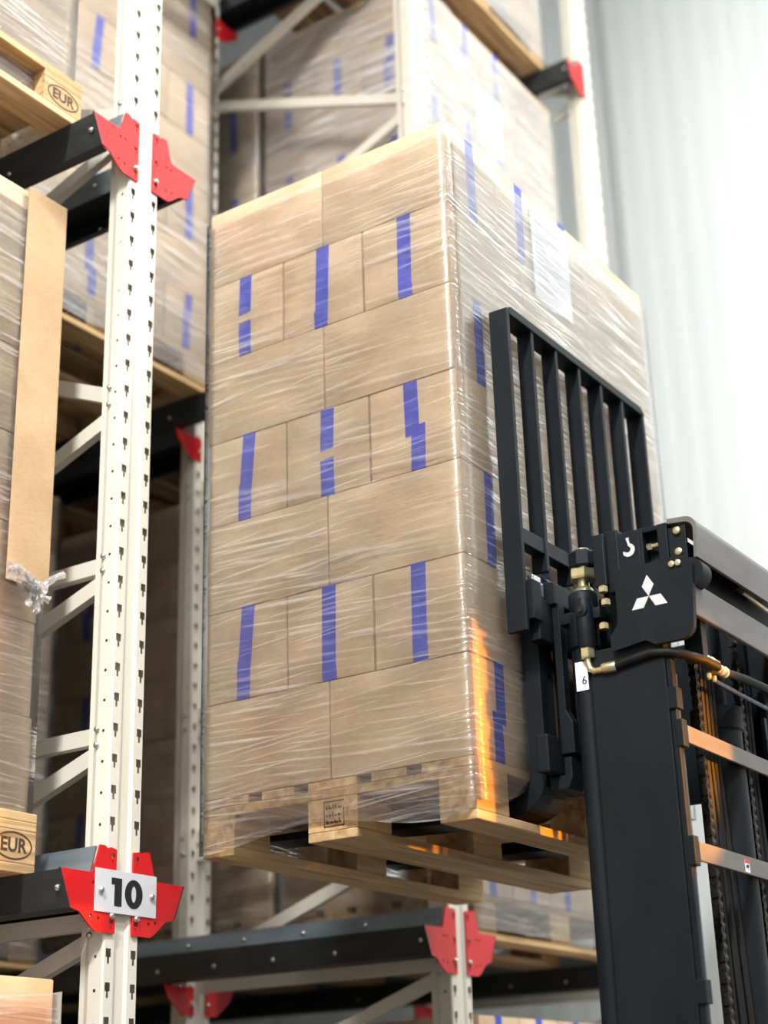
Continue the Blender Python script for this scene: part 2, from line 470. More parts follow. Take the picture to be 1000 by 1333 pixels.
BOLT = MB().lathe((0, 0, 0), [(.0085, 0), (.0085, .003), (.0065, .0065), (.003, .008)], 0, 10).mesh('bolt', 'zinc_bolt', smooth=True)
BOLTY = MB().lathe((0, 0, 0), [(.003, -.008), (.0065, -.0065), (.0085, -.003), (.0085, 0)], 1, 10).mesh('bolt', 'zinc_bolt', smooth=True)
brace_cache = {}
for fi, fy in enumerate(FRAMES):
    org = (XF, fy, -ZO)
    t = thing('rack_frame', 'tall cream perforated steel rack frame ' + FN[fi], 'rack frame', org, group='rack frames')
    for ux in (XF, XR):
        link('upright', UP, t, loc=(ux - XF, 0, ZO))
        link('foot_plate', MB().box(-.12, .03, -.09, .09, 0.0, .008).mesh('foot_plate', 'cream_paint'), t, loc=(ux - XF, 0, 0))
    for z1, z2 in BR:
        key = (z1, z2)
        if key not in brace_cache: brace_cache[key] = brace_mb(z1, z2, 0.0).mesh('brace', 'cream_paint', (XF, 0, 0))
        br = link('brace', brace_cache[key], t, loc=(0, 0, ZO))
        link('bolt', BOLTY, br, loc=(-.045, -.0605, z1))
        link('bolt', BOLTY, br, loc=(XR - XF - .03, -.0605, z2))

# rails: high flange, shelf, slanted outer web, bottom lip
def rail_profile(s):
    o = [(.092, .068), (.110, .002), (.212, .002), (.176, -.082), (.150, -.090)]
    i = [(.149, -.086), (.1735, -.0785), (.2075, -.002), (.106, -.002), (.088, .066)]
    return [(s * a, b) for a, b in o + i]
RAIL_L = 3.3
LN = ['low', 'middle', 'high']
SIDE = {-1: 'near side', 1: 'far side'}
for fi, fy in enumerate(FRAMES):
    for li, lz in enumerate(LEVELS):
        for s in ((-1, 1) if fi < 2 else (-1,)):
            org = (XF, fy, lz)
            t = thing('pallet_rail', '%s dark pallet rail on the %s of the %s' % (LN[li], SIDE[s], FS[fi]), 'rack rail', org, group='pallet rails')
            web = [(s * a, b) for a, b in [(.110, .002), (.212, .002), (.176, -.082), (.150, -.090), (.149, -.086), (.1735, -.0785), (.2075, -.002), (.106, -.002)]]
            link('shelf_rail', MB().prism(web, 0, -RAIL_L, -.004).mesh('shelf_rail', 'black_rail'), t)
            flg = [(s * a, b) for a, b in [(.092, .070), (.111, .0025), (.107, .0025), (.088, .068)]]
            link('guide_flange', MB().prism(flg, 0, -RAIL_L, -.004).mesh('guide_flange', 'galvanised'), t)
            for bx in ([-.02] + [-.35 - .25 * k for k in range(5)]):
                zb = -.038 if bx == -.02 else -.05
                yb = .1945 if bx == -.02 else .190
                link('bolt', BOLTY if s < 0 else BOLTY, t, loc=(bx, s * yb - .002, zb))
                if bx < -.3: link('bolt', BOLTY, t, loc=(bx + .06, s * .102 - .004, .036))
# red end brackets on the aisle uprights, plain red arms under the rails at the rear uprights
def keyhole(cx, cz): return [(cx - .006, cz + .010), (cx + .006, cz + .010), (cx + .006, cz - .002), (cx + .0025, cz - .002), (cx + .0025, cz - .012), (cx - .0025, cz - .012), (cx - .0025, cz - .002), (cx - .006, cz - .002)]
def bracket_mesh(s):
    pts = [(.030, -.132), (.030, .066), (.050, .070), (.060, .066), (.070, .072), (.088, .072), (.106, .012), (.112, .004), (.215, .004), (.178, -.084), (.150, -.090), (.112, -.122), (.095, -.132)]
    holes = [keyhole(.043, .046), keyhole(.043, -.032), keyhole(.043, -.109)] + [circle(a, b, .0042, 8) for a, b in [(.088, -.020), (.108, -.020), (.088, -.100), (.112, -.096)]]
    pts = [(s * a, b) for a, b in pts]; holes = [[(s * a, b) for a, b in h] for h in holes]
    return MB().prism(pts, 0, 0.001, .006, holes).mesh('bracket_plate', 'red_paint')
BRK = {s: bracket_mesh(s) for s in (-1, 1)}
ARM = {}
for s in (-1, 1):
    pts = [(s * a, b) for a, b in [(.030, -.19), (.030, -.094), (.185, -.094), (.165, -.135), (.09, -.19)]]
    ARM[s] = MB().prism(pts, 0, .002, .006, [[(s * a, b) for a, b in keyhole(.043, -.115)], [(s * a, b) for a, b in keyhole(.043, -.170)]]).mesh('bracket_plate', 'red_paint')
for fi, fy in enumerate(FRAMES):
    for li, lz in enumerate(LEVELS):
        for s in ((-1, 1) if fi < 2 else (-1,)):
            t = thing('rail_bracket', '%s red rail bracket on the %s of the %s' % (LN[li], SIDE[s], FS[fi]), 'bracket', (XF, fy, lz), group='red rail brackets')
            link('bracket_plate', BRK[s], t)
            edge = [(s * a, b) for a, b in [(.2155, .004), (.1785, -.0845), (.1815, -.0845), (.2185, .004)]]
            link('edge_lip', MB().prism(edge, 0, .0005, .0066).mesh('edge_lip', 'black_rail'), t, label='black edge lip')
            link('bolt', BOLT, t, loc=(.006, s * .043, -.092))
            t2 = thing('support_arm', '%s red support arm, %s, rear post of %s' % (LN[li], SIDE[s], FS[fi]), 'bracket', (XR, fy, lz), group='red support arms')
            link('bracket_plate', ARM[s], t2)
            link('bolt', BOLT, t2, loc=(.006, s * .043, -.150))

# number sign
sg = thing('number_sign', 'white plate with black number 10 bolted over red brackets', 'sign', (-.893, -.174, -.235))
link('sign_plate', MB().box(0, .002, -.108, .107, -.05, .051).mesh('sign_plate', 'sign_white_shaded', bevel=.0006), sg)
one = [(-.0527, .033), (-.0170, .033), (-.0170, -.033), (-.042, -.033), (-.042, .017), (-.0527, .017)]
link('numeral', MB().prism(one, 0, .0021, .0027).mesh('numeral', 'black_print'), sg, label='black numeral one')
oo = circle(.0253, 0, .0312, 28, .0345); oi = circle(.0253, 0, .0085, 28, .0195)
link('numeral', MB().prism(oo, 0, .0021, .0027, [oi]).mesh('numeral', 'black_print'), sg, label='black numeral zero')
for sy in (-.088, .09):
    link('screw', BOLT, sg, loc=(.002, sy, 0.0))

# ------------------------------------------------------------------ pallets
PB = [('bottom_board', [(0, .1), (.3275, .4725), (.7, .8)])]
BLK_Y = [(0, .145), (.5275, .6725), (1.055, 1.2)]
DECK_X = []
xx = 0
for w in (.145, .1, .145, .1, .145):
    DECK_X.append((xx, xx + w)); xx += w + .04125
PM = {}
def pmesh(name, b, key):
    if key not in PM: PM[key] = MB().box(*b).mesh(name, 'pallet_wood', bevel=.003)
    return PM[key]
def pallet(x1, y0, zb, label):
    """EUR pallet; x1 = aisle-side edge, y0 = near edge, zb = underside"""
    t = thing('euro_pallet', label, 'pallet', (x1 - .8, y0, zb), group='wooden pallets')
    for i, (a, b) in enumerate(PB[0][1]):
        link('bottom_board', pmesh('bottom_board', (a, b, 0, 1.2, 0, .022), 'bb%d' % i), t)
    blocks = {}
    for i, (a, b) in enumerate(PB[0][1]):
        for j, (c, d) in enumerate(BLK_Y):
            blocks[(i, j)] = link('block', pmesh('block', (a, b, c, d, .022, .1), 'bl%d%d' % (i, j)), t)
    for j, (c, d) in enumerate(BLK_Y):
        link('stringer_board', pmesh('stringer_board', (0, .8, c, d, .1, .122), 'st%d' % j), t)
    for i, (a, b) in enumerate(DECK_X):
        link('deck_board', pmesh('deck_board', (a, b, 0, 1.2, .122, .144), 'dk%d' % i), t)
    return t, blocks
EUR = text_mesh('EUR', .046, 'stamp_ink', 'stamp_letters', .0003, .0012)
RING = MB().prism(circle(0, 0, .060, 32, .033), 2, 0, .0006, [circle(0, 0, .056, 32, .0295)]).mesh('stamp_ring', 'stamp_ink')
def stamp_on_x(block, y, z):
    for nm, me in (('stamp_ring', RING), ('stamp_letters', EUR)):
        o = link(nm, me, block, label='burnt brand mark')
        o.matrix_local = Matrix(((0, 0, 1, .8004), (1, 0, 0, y), (0, 1, 0, z), (0, 0, 0, 1)))

# ------------------------------------------------------------------ cartons
CL, CW, CH = .398, .265, .2432
LAY = .24456
def carton_body(seed):
    rnd = random.Random(seed)
    bm = bmesh.new()
    bmesh.ops.create_cube(bm, size=1.0)
    bmesh.ops.subdivide_edges(bm, edges=bm.edges[:], cuts=3, use_grid_fill=True)
    bul = rnd.uniform(.001, .0035)
    for v in bm.verts:
        x, y, z = v.co
        fx = 1 - (2 * x) ** 2; fz = 1 - (2 * z) ** 2
        yy = y * CW
        if abs(abs(y) - .5) < 1e-4: yy += math.copysign(bul * fx * fz * .6, y)
        v.co = (x * CL, yy * .99, (z + .5) * CH)
    es = [e for e in bm.edges if e.calc_face_angle(0) > 1.0]
    bmesh.ops.bevel(bm, geom=es, offset=.004, segments=2, affect='EDGES', profile=.5)
    me = bpy.data.meshes.new('carton_body'); bm.to_mesh(me); bm.free()
    me.materials.append(MAT['kraft'])
    for p in me.polygons: p.use_smooth = True
    me.set_sharp_from_angle(angle=math.radians(30))
    return me
BODIES = [carton_body(i) for i in range(4)]
TW = .021
def tape_mesh(length, off, slant, top):
    """one strip of tape along the seam and down (up) both end walls"""
    mb = MB(); e = CL / 2; t = .0009 if top else .00125
    zs = (CH, -1) if top else (0.0, 1)
    z0 = zs[0]; d = zs[1]
    zz0, zz1 = (CH, CH + t) if top else (-t * .3, t * .3)
    if top: mb.box(-e - t, e + t, off - TW, off + TW, CH - .001, CH + t * .6)
    else: mb.box(-e - t, e + t, off - TW, off + TW, -t * .6, .001)
    for sx in (-1, 1):
        zc = z0 + d * length
        k = len(mb.v)
        for xo in (sx * (e - .001), sx * (e + t)):
            mb.v += [(xo, off - TW, z0), (xo, off + TW, z0), (xo, off + TW + slant, zc), (xo, off - TW + slant, zc + .003)]
        mb.f += [tuple(k + q for q in f) for f in ((0, 1, 2, 3), (7, 6, 5, 4), (0, 4, 5, 1), (1, 5, 6, 2), (2, 6, 7, 3), (3, 7, 4, 0))]
    return mb.mesh('tape', 'blue_tape')
TAPES = []
for (lt, ot, st, lb, ob, sb) in [(.175, -.008, .014, .10, .008, -.002), (.235, .0, .004, .03, .002, 0), (.118, -.002, .004, .100, .0, .002), (.150, .006, -.002, .118, -.010, -.004), (.165, .002, -.004, .085, -.002, .0), (.234, -.003, .008, .05, .006, .002)]:
    TAPES.append((tape_mesh(lt, ot, st, True), tape_mesh(lb, ob, sb, False)))

def carton(x, y, z, alongx, label, group, var, taped=True, flip=True):
    r = random.Random(int((x * 977 + y * 613 + z * 331) * 1000))
    rz = (0.0 if alongx else math.pi / 2) + math.radians(r.uniform(-.22, .22))
    if flip and r.random() < .5: rz += math.pi
    t = thing('carton', label, 'carton', (x, y, z), rz, group)
    link('carton_body', BODIES[var % 4], t)
    if taped:
        a, b = TAPES[var % len(TAPES)]
        link('tape', a, t, label='blue tape strip hanging from the top seam'); link('tape', b, t, label='blue tape strip folded up from the bottom seam')
    return t
def load(x1, y0, z0, phrase, group, faces=('x', 'y'), layers=range(7), seed=0, odd=0, vmap=None, mirror_y=False):
    """seven layers of cartons on a pallet; x1 aisle-side face, y0 near face, z0 deck. layer 0 = top.
    Even layers: 2x3 cartons lying along X plus a crosswise row of 3 at the far end; odd layers: 3x3 lying along Y."""
    rnd = random.Random(seed); xs = x1 - .8
    for L in layers:
        z = z0 + (6 - L) * LAY + .0008
        jx, jy = rnd.uniform(-.004, .004), rnd.uniform(-.003, .003)
        spots = []
        if (L + odd) % 2 == 0:
            for j in range(3):
                for i in range(2):
                    spots.append((xs + .2 + .4 * i, y0 + .1333 + .2667 * j, True, i, j, 2, 4))
            for i in range(3): spots.append((xs + .1333 + .2667 * i, y0 + 1.0, False, i, 3, 3, 4))
        else:
            for j in range(3):
                for i in range(3):
                    spots.append((xs + .1333 + .2667 * i, y0 + .2 + .4 * j, False, i, j, 3, 3))
        for (cx, cy, ax, i, j, ni, nj) in spots:
            onx = (i == ni - 1); ony = (j == 0)
            if mirror_y: cy = 2 * y0 + 1.2 - cy; j = nj - 1 - j; ony = (j == 0)
            if not ((onx and 'x' in faces) or (ony and 'y' in faces) or (onx and j == nj - 1 and 'far' in faces)): continue
            if onx and ony: pos = 'at the near corner'
            elif ony: pos = ('at left end of near face' if i == 0 else 'in middle of near face')
            else: pos = 'at far end of aisle face' if j == nj - 1 else ('beside the near corner on aisle face' if j == 1 and nj > 2 and not (nj == 3) else 'in middle of aisle face')
            kind = 'carton' if L != 0 else 'carton'
            lab = '%s layer %s %s, %s' % (ORD[L], kind, pos, phrase)
            var = rnd.randrange(24)
            if vmap and (L, i) in vmap and ony: var = vmap[(L, i)]
            carton(cx + jx, cy + jy, z, ax, lab, group, var, flip=not vmap)

# ------------------------------------------------------------------ stretch film
def wrap(x1, y0, z0, z1, label, zlow=None, matname='stretch_film_far', gap=.009, seed=0, sides='xy', lowfun=None):
    """open film sleeve around a load: near face (along X) and aisle face (along Y), continuing round the two hidden sides"""
    rnd = random.Random(seed); xs = x1 - .8; y1 = y0 + 1.2
    g = gap
    gl = .0045
    path = [(xs - gl, y1 + g), (xs - gl, y0 - g), (x1 + g, y0 - g), (x1 + g, y1 + g), (xs - gl, y1 + g)]
    cols = []; s = 0.0
    for k in range(4):
        a = Vector(path[k]); b = Vector(path[k + 1]); n = 24 if k in (1, 2) else 6
        nrm = Vector(((b - a).y, -(b - a).x)).normalized()
        for i in range(n):
            f = i / n; p = a.lerp(b, f); cols.append((p, s + (b - a).length * f, nrm, min(f, 1 - f)))
        s += (b - a).length
    cols.append((Vector(path[4]), s, Vector((0, 1)), 0))
    nz = 36
    verts = []; faces = []; uvs = []
    for ci, (p, u, nrm, edge) in enumerate(cols):
        lo = lowfun(u) if lowfun else (zlow if zlow is not None else z0)
        for j in range(nz + 1):
            zt_ = z1 - .012 * (1 + math.sin(u * 6.1 + seed) * math.sin(u * 2.3)) - (.012 if 2.3 < u < 3.2 else 0)
            z = lo + (zt_ - lo) * j / nz
            w = (.0022 * math.sin(u * 21 + z * 7 + seed) + .0018 * math.sin(z * 33 + u * 3 + seed * 2)) * min(1, edge * 8)
            w = abs(w)
            q = p + nrm * w
            verts.append((q.x, q.y, z)); uvs.append((u, z))
    for c in range(len(cols) - 1):
        for j in range(nz):
            a = c * (nz + 1) + j; b = a + nz + 1
            faces.append((a, b, b + 1, a + 1))
    me = bpy.data.meshes.new('stretch_film')
    org = (x1 - .4, y0 + .6, z0)
    me.from_pydata([(v[0] - org[0], v[1] - org[1], v[2] - org[2]) for v in verts], [], faces)
    ul = me.uv_layers.new(name='UVMap')
    for lp in me.loops: ul.data[lp.index].uv = uvs[lp.vertex_index]
    me.materials.append(MAT[matname])
    for p in me.polygons: p.use_smooth = True
    o = bpy.data.objects.new('stretch_film', me); COL.objects.link(o)
    o.location = (org[0], org[1], org[2] + ZO)
    tag(o, label, 'stretch film', 'stretch film sleeves')
    return o

# the raised load
pal, blk = pallet(0.0, 0.0, -.144, 'wooden pallet raised on the forks under the wrapped cartons')
load(0.0, 0.0, 0.0, 'load raised on the forks', 'cartons raised on the forks', seed=11, vmap={(1, 0): 2, (1, 1): 5, (1, 2): 1, (3, 0): 0, (3, 1): 2, (3, 2): 3, (5, 0): 0, (5, 1): 1, (5, 2): 1, (6, 1): 3, (4, 1): 4, (2, 1): 1, (0, 1): 1})
def low_main(u):
    # u: 1.2..2.0 near face, 2.0..3.2 aisle face
    if u < 1.2: return -.10
    if u <= 2.0: return -.118 + .02 * math.sin(u * 9)
    if u < 2.16: return -.10
    if u < 2.34: return -.10 + (u - 2.16) / .18 * .12
    return .015
wrap(0, 0, 0, 7 * LAY - .022, 'clear stretch film around the cartons raised on the forks', matname='stretch_film', seed=1, lowfun=low_main)
# square brand on the middle block of the near face
mk = MB()
for (a, b, c, d) in [(-.030, .030, .028, .031), (-.030, .030, -.031, -.028), (-.030, -.0275, -.03, .03), (.0275, .030, -.03, .012)]:
    mk.box(a, b, -.0006, 0, c, d)
rr = random.Random(3)
for row in (.015, -.002, -.019):
    xq = -.024
    while xq < .02:
        w = rr.uniform(.004, .011); h = rr.uniform(.008, .012)
        mk.box(xq, xq + w, -.0006, 0, row - .004, row - .004 + h * .5); 
        if rr.random() < .6: mk.box(xq, xq + .003, -.0006, 0, row - .004, row - .004 + h)
        xq += w + .003
STAMP_SQ = mk.mesh('stamp_mark', 'stamp_ink')
o = link('stamp_mark', STAMP_SQ, blk[(1, 0)], label='burnt square brand mark'); o.location = (.405, -.0002, .062)

def square_on_x(block, y, z):
    o = link('stamp_mark', STAMP_SQ, block, label='burnt square brand mark')
    o.matrix_local = Matrix(((0, -1, 0, .8002), (1, 0, 0, y), (0, 0, 1, z), (0, 0, 0, 1)))
# paper sheets on the film
def sheet(x, ya, yb, za, zb, label):
    t = thing('delivery_note', label, 'paper', (x, (ya + yb) / 2, za), group='paper sheets on loads')
    w = (yb - ya) / 2; h = zb - za
    mb = MB(); k = 0
    nx = 8
    for q in range(2):
        for i in range(nx + 1):
            yy = -w + 2 * w * i / nx; bow = .0008 * math.sin(i * 1.1)**2
            for z in (0, h): mb.v.append((bow + q * .0006, yy, z))
    for i in range(nx):
        a = i * 2; b = a + 2; off = 2 * (nx + 1)
        mb.f.append((a, b, b + 1, a + 1)); mb.f.append((off + a + 1, off + b + 1, off + b, off + a))
    link('sheet', mb.mesh('sheet', 'paper'), t)
    ln = MB(); r = random.Random(5)
    for i in range(14):
        zz = h - .03 - i * (h - .06) / 14
        ln.box(.0015, .0018, -w + .02, -w + .02 + r.uniform(.3, .9) * (2 * w - .04), zz - .003, zz)
    link('printed_lines', ln.mesh('printed_lines', 'grey_print'), t)
    return t
sheet(.0055, .455, .680, 1.385, 1.685, 'white paper sheet on the raised load behind the backrest')

# loads standing in the rack: (x1, lane index, level, ...)
LANE = [FRAMES[0] - 1.553 / 2 - .6, .0, FRAMES[1] + 1.553 / 2 - .6]
def rack_load(x1, lane, level, pal_label, phrase, film_label, faces, layers=range(7), seed=0, odd=0, inset=0.0, mirror_y=False, fm='stretch_film_far'):
    zb = (LEVELS[level] if level >= 0 else -ZO) + .003
    y0 = LANE[lane]
    p = pallet(x1, y0, zb, pal_label); x1 -= inset
    load(x1, y0, zb + .144, phrase, 'cartons of ' + phrase, faces, layers, seed, odd, mirror_y=mirror_y)
    layers = list(layers)
    top = zb + .144 + (7 - min(layers)) * LAY - .01
    wrap(x1, y0, zb + .144, top, film_label, zlow=zb + .03, seed=seed, matname=fm)
    return p
pa, ba = rack_load(-1.02, 0, 0, 'pallet with oval brand on low rail beside the number sign', 'left edge load above low rail', 'clear film around left edge load above low rail', ('x',), seed=21, inset=.035, fm='stretch_film')
stamp_on_x(ba[(2, 2)], 1.1275, .062)
pb, bb = rack_load(-.985, 0, 1, 'pallet with oval brand on middle rail at top left', 'top left load on middle rail', 'clear film around top left load', ('x',), range(3, 7), seed=22, inset=.05)
stamp_on_x(bb[(2, 2)], 1.1275, .062)
pc, bc = rack_load(-1.82, 1, 1, 'pallet set deep on middle rails behind the numbered post', 'deep load behind the numbered post', 'clear film around deep load behind the numbered post', ('x',), seed=23, mirror_y=True)
square_on_x(bc[(2, 1)], .60, .062)
rack_load(-2.60, 1, 0, 'dark pallet far inside the low lane at left edge', 'dark deep load in low lane', 'clear film around dark deep load in low lane', ('far',), seed=24)
rack_load(-1.02, 2, 1, 'pallet on middle rails behind the raised load', 'upper load behind the raised one', 'clear film around upper load behind the raised one', ('x', 'y'), seed=25, fm='stretch_film_glare')
rack_load(-1.86, 2, 1, 'second pallet in on middle rails behind the rear post', 'second upper load behind rear post', 'clear film around second upper load behind rear post', ('y',), seed=26)
rack_load(-.95, 2, 0, 'pallet with torn film on low rails below the raised load', 'lower load below the raised one', 'torn clear film around lower load below the raised one', ('x', 'y'), seed=27, fm='stretch_film')
rack_load(-1.79, 2, 0, 'second pallet in on low rails behind the rear post', 'second lower load behind rear post', 'clear film around second lower load behind rear post', ('y',), seed=28, fm='stretch_film')
rack_load(-2.63, 2, 0, 'third pallet in on low rails seen through the braces', 'third lower load behind braces', 'clear film around third lower load behind braces', ('y',), seed=32, fm='stretch_film')
rack_load(-1.03, 2, 2, 'high pallet seen from below beside the far post', 'high load at top edge', 'clear film around high load at top edge', ('x', 'y'), range(4, 7), seed=29, fm='stretch_film_glare')
rack_load(-.95, 2, -1, 'pallet on the floor beneath the lower load', 'floor load below the low rails', 'clear film around floor load below the low rails', ('x',), seed=30)
rack_load(-.93, 0, -1, 'pallet on the floor at left below the number sign', 'floor load at bottom left', 'clear film around floor load at bottom left', ('far',), seed=31)
# stock on rack bays outside the picture or hidden behind the loads in view: nobody can count it from here; added to keep light out of the rack
st_c = MB(); st_p = MB()
YM = LANE[0] - 1.553
STOCK = [(-1.0, YM, 0, 7), (-1.0, YM, 1, 7), (-1.0, YM, -1, 7), (-1.0, LANE[0], 2, 4), (-1.0, LANE[1], 2, 4),
         (-1.9, LANE[0], -1, 7), (-1.9, LANE[0], 0, 7), (-1.9, LANE[0], 1, 7), (-2.75, LANE[0], -1, 7), (-2.75, LANE[0], 0, 7), (-2.75, LANE[0], 1, 7),
         (-2.7, LANE[1], 1, 7), (-3.45, LANE[1], 0, 7), (-2.7, LANE[1], -1, 7), (-2.75, LANE[2], 1, 7), (-3.48, LANE[2], 0, 7), (-1.85, LANE[2], -1, 7), (-2.7, LANE[2], -1, 7)]
for (sx, sy, lv, nl) in STOCK:
    zb = (LEVELS[lv] if lv >= 0 else -ZO) + .003; x0 = sx - .8
    for a, b in PB[0][1]: st_p.box(x0 + a, x0 + b, sy, sy + 1.2, zb, zb + .022)
    for a, b in PB[0][1]:
        for c, d in BLK_Y: st_p.box(x0 + a, x0 + b, sy + c, sy + d, zb + .022, zb + .1)
    for c, d in BLK_Y: st_p.box(x0, x0 + .8, sy + c, sy + d, zb + .1, zb + .122)
    for a, b in DECK_X: st_p.box(x0 + a, x0 + b, sy, sy + 1.2, zb + .122, zb + .144)
    for L in range(nl):
        z = zb + .145 + L * LAY
        for i_ in range(3):
            for j_ in range(3):
                st_c.box(x0 + .2667 * i_ + .001, x0 + .2667 * i_ + .266, sy + .4 * j_ + .001, sy + .4 * j_ + .399, z, z + CH)
for mb_, nm_, mt_, lb_, ct_ in ((st_c, 'carton_stock', 'kraft', 'stacked kraft cartons filling the rack bays outside the picture', 'cartons'), (st_p, 'pallet_stock', 'pallet_wood', 'wooden pallets under the stock outside the picture', 'pallets')):
    o_ = mb_.top(nm_, mt_, (-2, 0, -ZO), lb_, ct_); o_['kind'] = 'stuff'
sheet(-1.0145, LANE[2] + .46, LANE[2] + .68, 3.18, 3.48, 'white paper sheet on the upper load beside the far post')

# kraft edge board and film knot on the left load
ye = LANE[0] + 1.2
eb = MB()
zt = -.053 + 7 * LAY; zl = .52
eb.box(-1.044, -1.040, ye - .125, ye + .014, zl, zt); eb.box(-1.16, -1.040, ye + .014, ye + .018, zl, zt)
eb.top('edge_board', 'kraft_board', (-1.04, ye, zl), 'tall kraft edge board on corner of the left edge load', 'edge board', bevel=.001)
kn = MB(); r = random.Random(9)
c0 = Vector((-1.01, ye - .06, .50))
for i in range(14):
    pts = []
    d = Vector((0, r.uniform(-1, .6), r.uniform(-.6, .6)))
    p = c0.copy()
    for k in range(7):
        pts.append(tuple(p)); p = p + d * .018 + Vector((r.uniform(-.004, .012), r.uniform(-.012, .012), r.uniform(-.014, .012)))
        p.x = max(p.x, -1.026)
    kn.tube(pts, [.004 + .007 * abs(math.sin(k * 1.4 + i)) for k in range(7)], 5)
film('film_knot_clear', haze=.22, gloss=1.2, seed=2.0)
kb = kn.top('film_knot', 'film_knot_clear', tuple(c0), 'crumpled knot of clear film below the kraft edge board', 'stretch film', smooth=False)

# ------------------------------------------------------------------ fork carriage with load backrest
O = (.05, .56, -.10)
fc = thing('fork_carriage', 'black fork carriage with barred backrest against the raised load', 'fork carriage', O)
YB = [.157 + .1335 * i for i in range(7)]
for i, yb in enumerate(YB):
    zb = .315 if i in (0, 6) else .50
    nm = 'backrest_bar'
    x0, x1 = (.024, .078) if i in (0, 6) else (.030, .074)
    P(MB().box(x0, x1, yb - .013, yb, zb, 1.185 if i in (0, 6) else 1.18), nm, 'mast_black', fc, O, bevel=.002)
tb = MB().prism([(.150, 1.172), (.150, 1.186), (.168, 1.196), (YB[-1] - .018, 1.196), (YB[-1], 1.182), (YB[-1], 1.172)], 0, .024, .078)
P(tb, 'top_rail', 'mast_black', fc, O, bevel=.002)
P(MB().box(.036, .070, YB[0], YB[-1] - .013, .545, .585), 'lower_rail', 'mast_black', fc, O, bevel=.002)
for yb in (YB[0], YB[-1] - .04):
    P(MB().box(.060, .092, yb + .002, yb + .045, .345, .445), 'mount_block', 'mast_black', fc, O, bevel=.002)
P(MB().box(.056, .088, .19, .95, .30, .41), 'upper_fork_bar', 'mast_black', fc, O, bevel=.004)
P(MB().box(.056, .088, .19, .95, -.02, .07), 'lower_fork_bar', 'mast_black', fc, O, bevel=.004)
for s, y in ((1, .255), (-1, .86)):
    pts = [(.0885, .40), (.108, .40), (.108, .135), (.124, .105), (.124, .030), (.0885, .030)]
    P(MB().prism(pts, 1, y, y + .03), 'side_plate', 'mast_black', fc, O, bevel=.002)
for y in (.342, .845):
    P(MB().box(.09, .215, y, y + .015, -.012, .42), 'roller_bracket', 'mast_black', fc, O, bevel=.002)
P(MB().box(.09, .125, .36, .76, -.02, .40), 'centre_plate', 'mast_black', fc, O, bevel=.003)
P(MB().box(.055, .082, .195, .235, .415, .452).box(.058, .075, .195, .235, .452, .47), 'latch', 'zinc_bolt', fc, O, bevel=.003)
for y in (.235, .765):
    prof = []
    # outer line: shank back, heel arc, blade underside
    R = .10
    prof.append((.055, .40)); 
    for k in range(9):
        a = math.radians(90 * k / 8)
        prof.append((.055 - R + R * math.cos(a), -.005 - R * math.sin(a) + .0))
    prof.append((-.82, -.072)); prof.append((-.86, -.064)); prof.append((-.86, -.058)); prof.append((-.20, -.060))
    r2 = .055
    for k in range(9):
        a = math.radians(90 - 90 * k / 8)
        prof.append((.012 - r2 + r2 * math.cos(a), -.005 - r2 * math.sin(a)))
    prof.append((.012, .40))
    fk = P(MB().prism(prof, 1, y, y + .125), 'fork', 'mast_black', fc, O, bevel=.003)
    P(MB().prism([(.0135, .40), (.105, .40), (.105, .455), (.06, .465), (.0135, .452)], 1, y + .01, y + .115), 'fork_hook', 'mast_black', fk, O, bevel=.003)
    P(MB().prism([(.056, -.055), (.105, -.055), (.118, -.03), (.118, .02), (.098, .02), (.098, -.022), (.056, -.022)], 1, y + .01, y + .115), 'lower_hook', 'mast_black', fk, O, bevel=.003)

# ------------------------------------------------------------------ mast
MO = (.30, .56, -2.15)
ms = thing('forklift_mast', 'black forklift mast with three diamond badge on its side plate', 'forklift mast', MO)
ZB, ZT = -2.15, .255
YN, YF = .225, .895
def mirror(y): return YN + YF - y
for s in (0, 1):
    fy = (lambda y: y) if s == 0 else mirror
    def bxm(x0, x1, y0, y1, z0, z1):
        a, b = sorted((fy(y0), fy(y1))); return MB().box(x0, x1, a, b, z0, z1)
    u = [(.195, YN), (.385, YN), (.385, YN + .048), (.365, YN + .048), (.365, YN + .018), (.215, YN + .018), (.215, YN + .075), (.195, YN + .075)]
    u = [(a, fy(b)) for a, b in u]
    P(MB().prism(u, 2, ZB, ZT), 'outer_channel', 'mast_black', ms, MO, bevel=.003)
    u = [(.235, .02), (.345, .02), (.345, .085), (.330, .085), (.330, .036), (.250, .036), (.250, .085), (.235, .085)]
    u = [(a, fy(YN + b + .03)) for a, b in u]
    P(MB().prism(u, 2, ZB + .05, .52), 'inner_channel', 'mast_black', ms, MO, bevel=.002)
    P(bxm(.372, .384, YN + .049, YN + .066, ZB, .18), 'roller_track', 'bright_steel', ms, MO, bevel=.001)
    P(bxm(.386, .392, YN + .030, YN + .036, ZB, .19), 'track_edge', 'mast_black', ms, MO)
    P(bxm(.3855, .400, YN + .003, YN + .022, ZB, .215), 'hose_guide', 'mast_black', ms, MO, bevel=.002)
    for z in (.112, -.53):
        P(bxm(.3855, .408, YN - .003, YN + .028, z - .028, z + .022), 'guide_clamp', 'mast_black', ms, MO, bevel=.002)
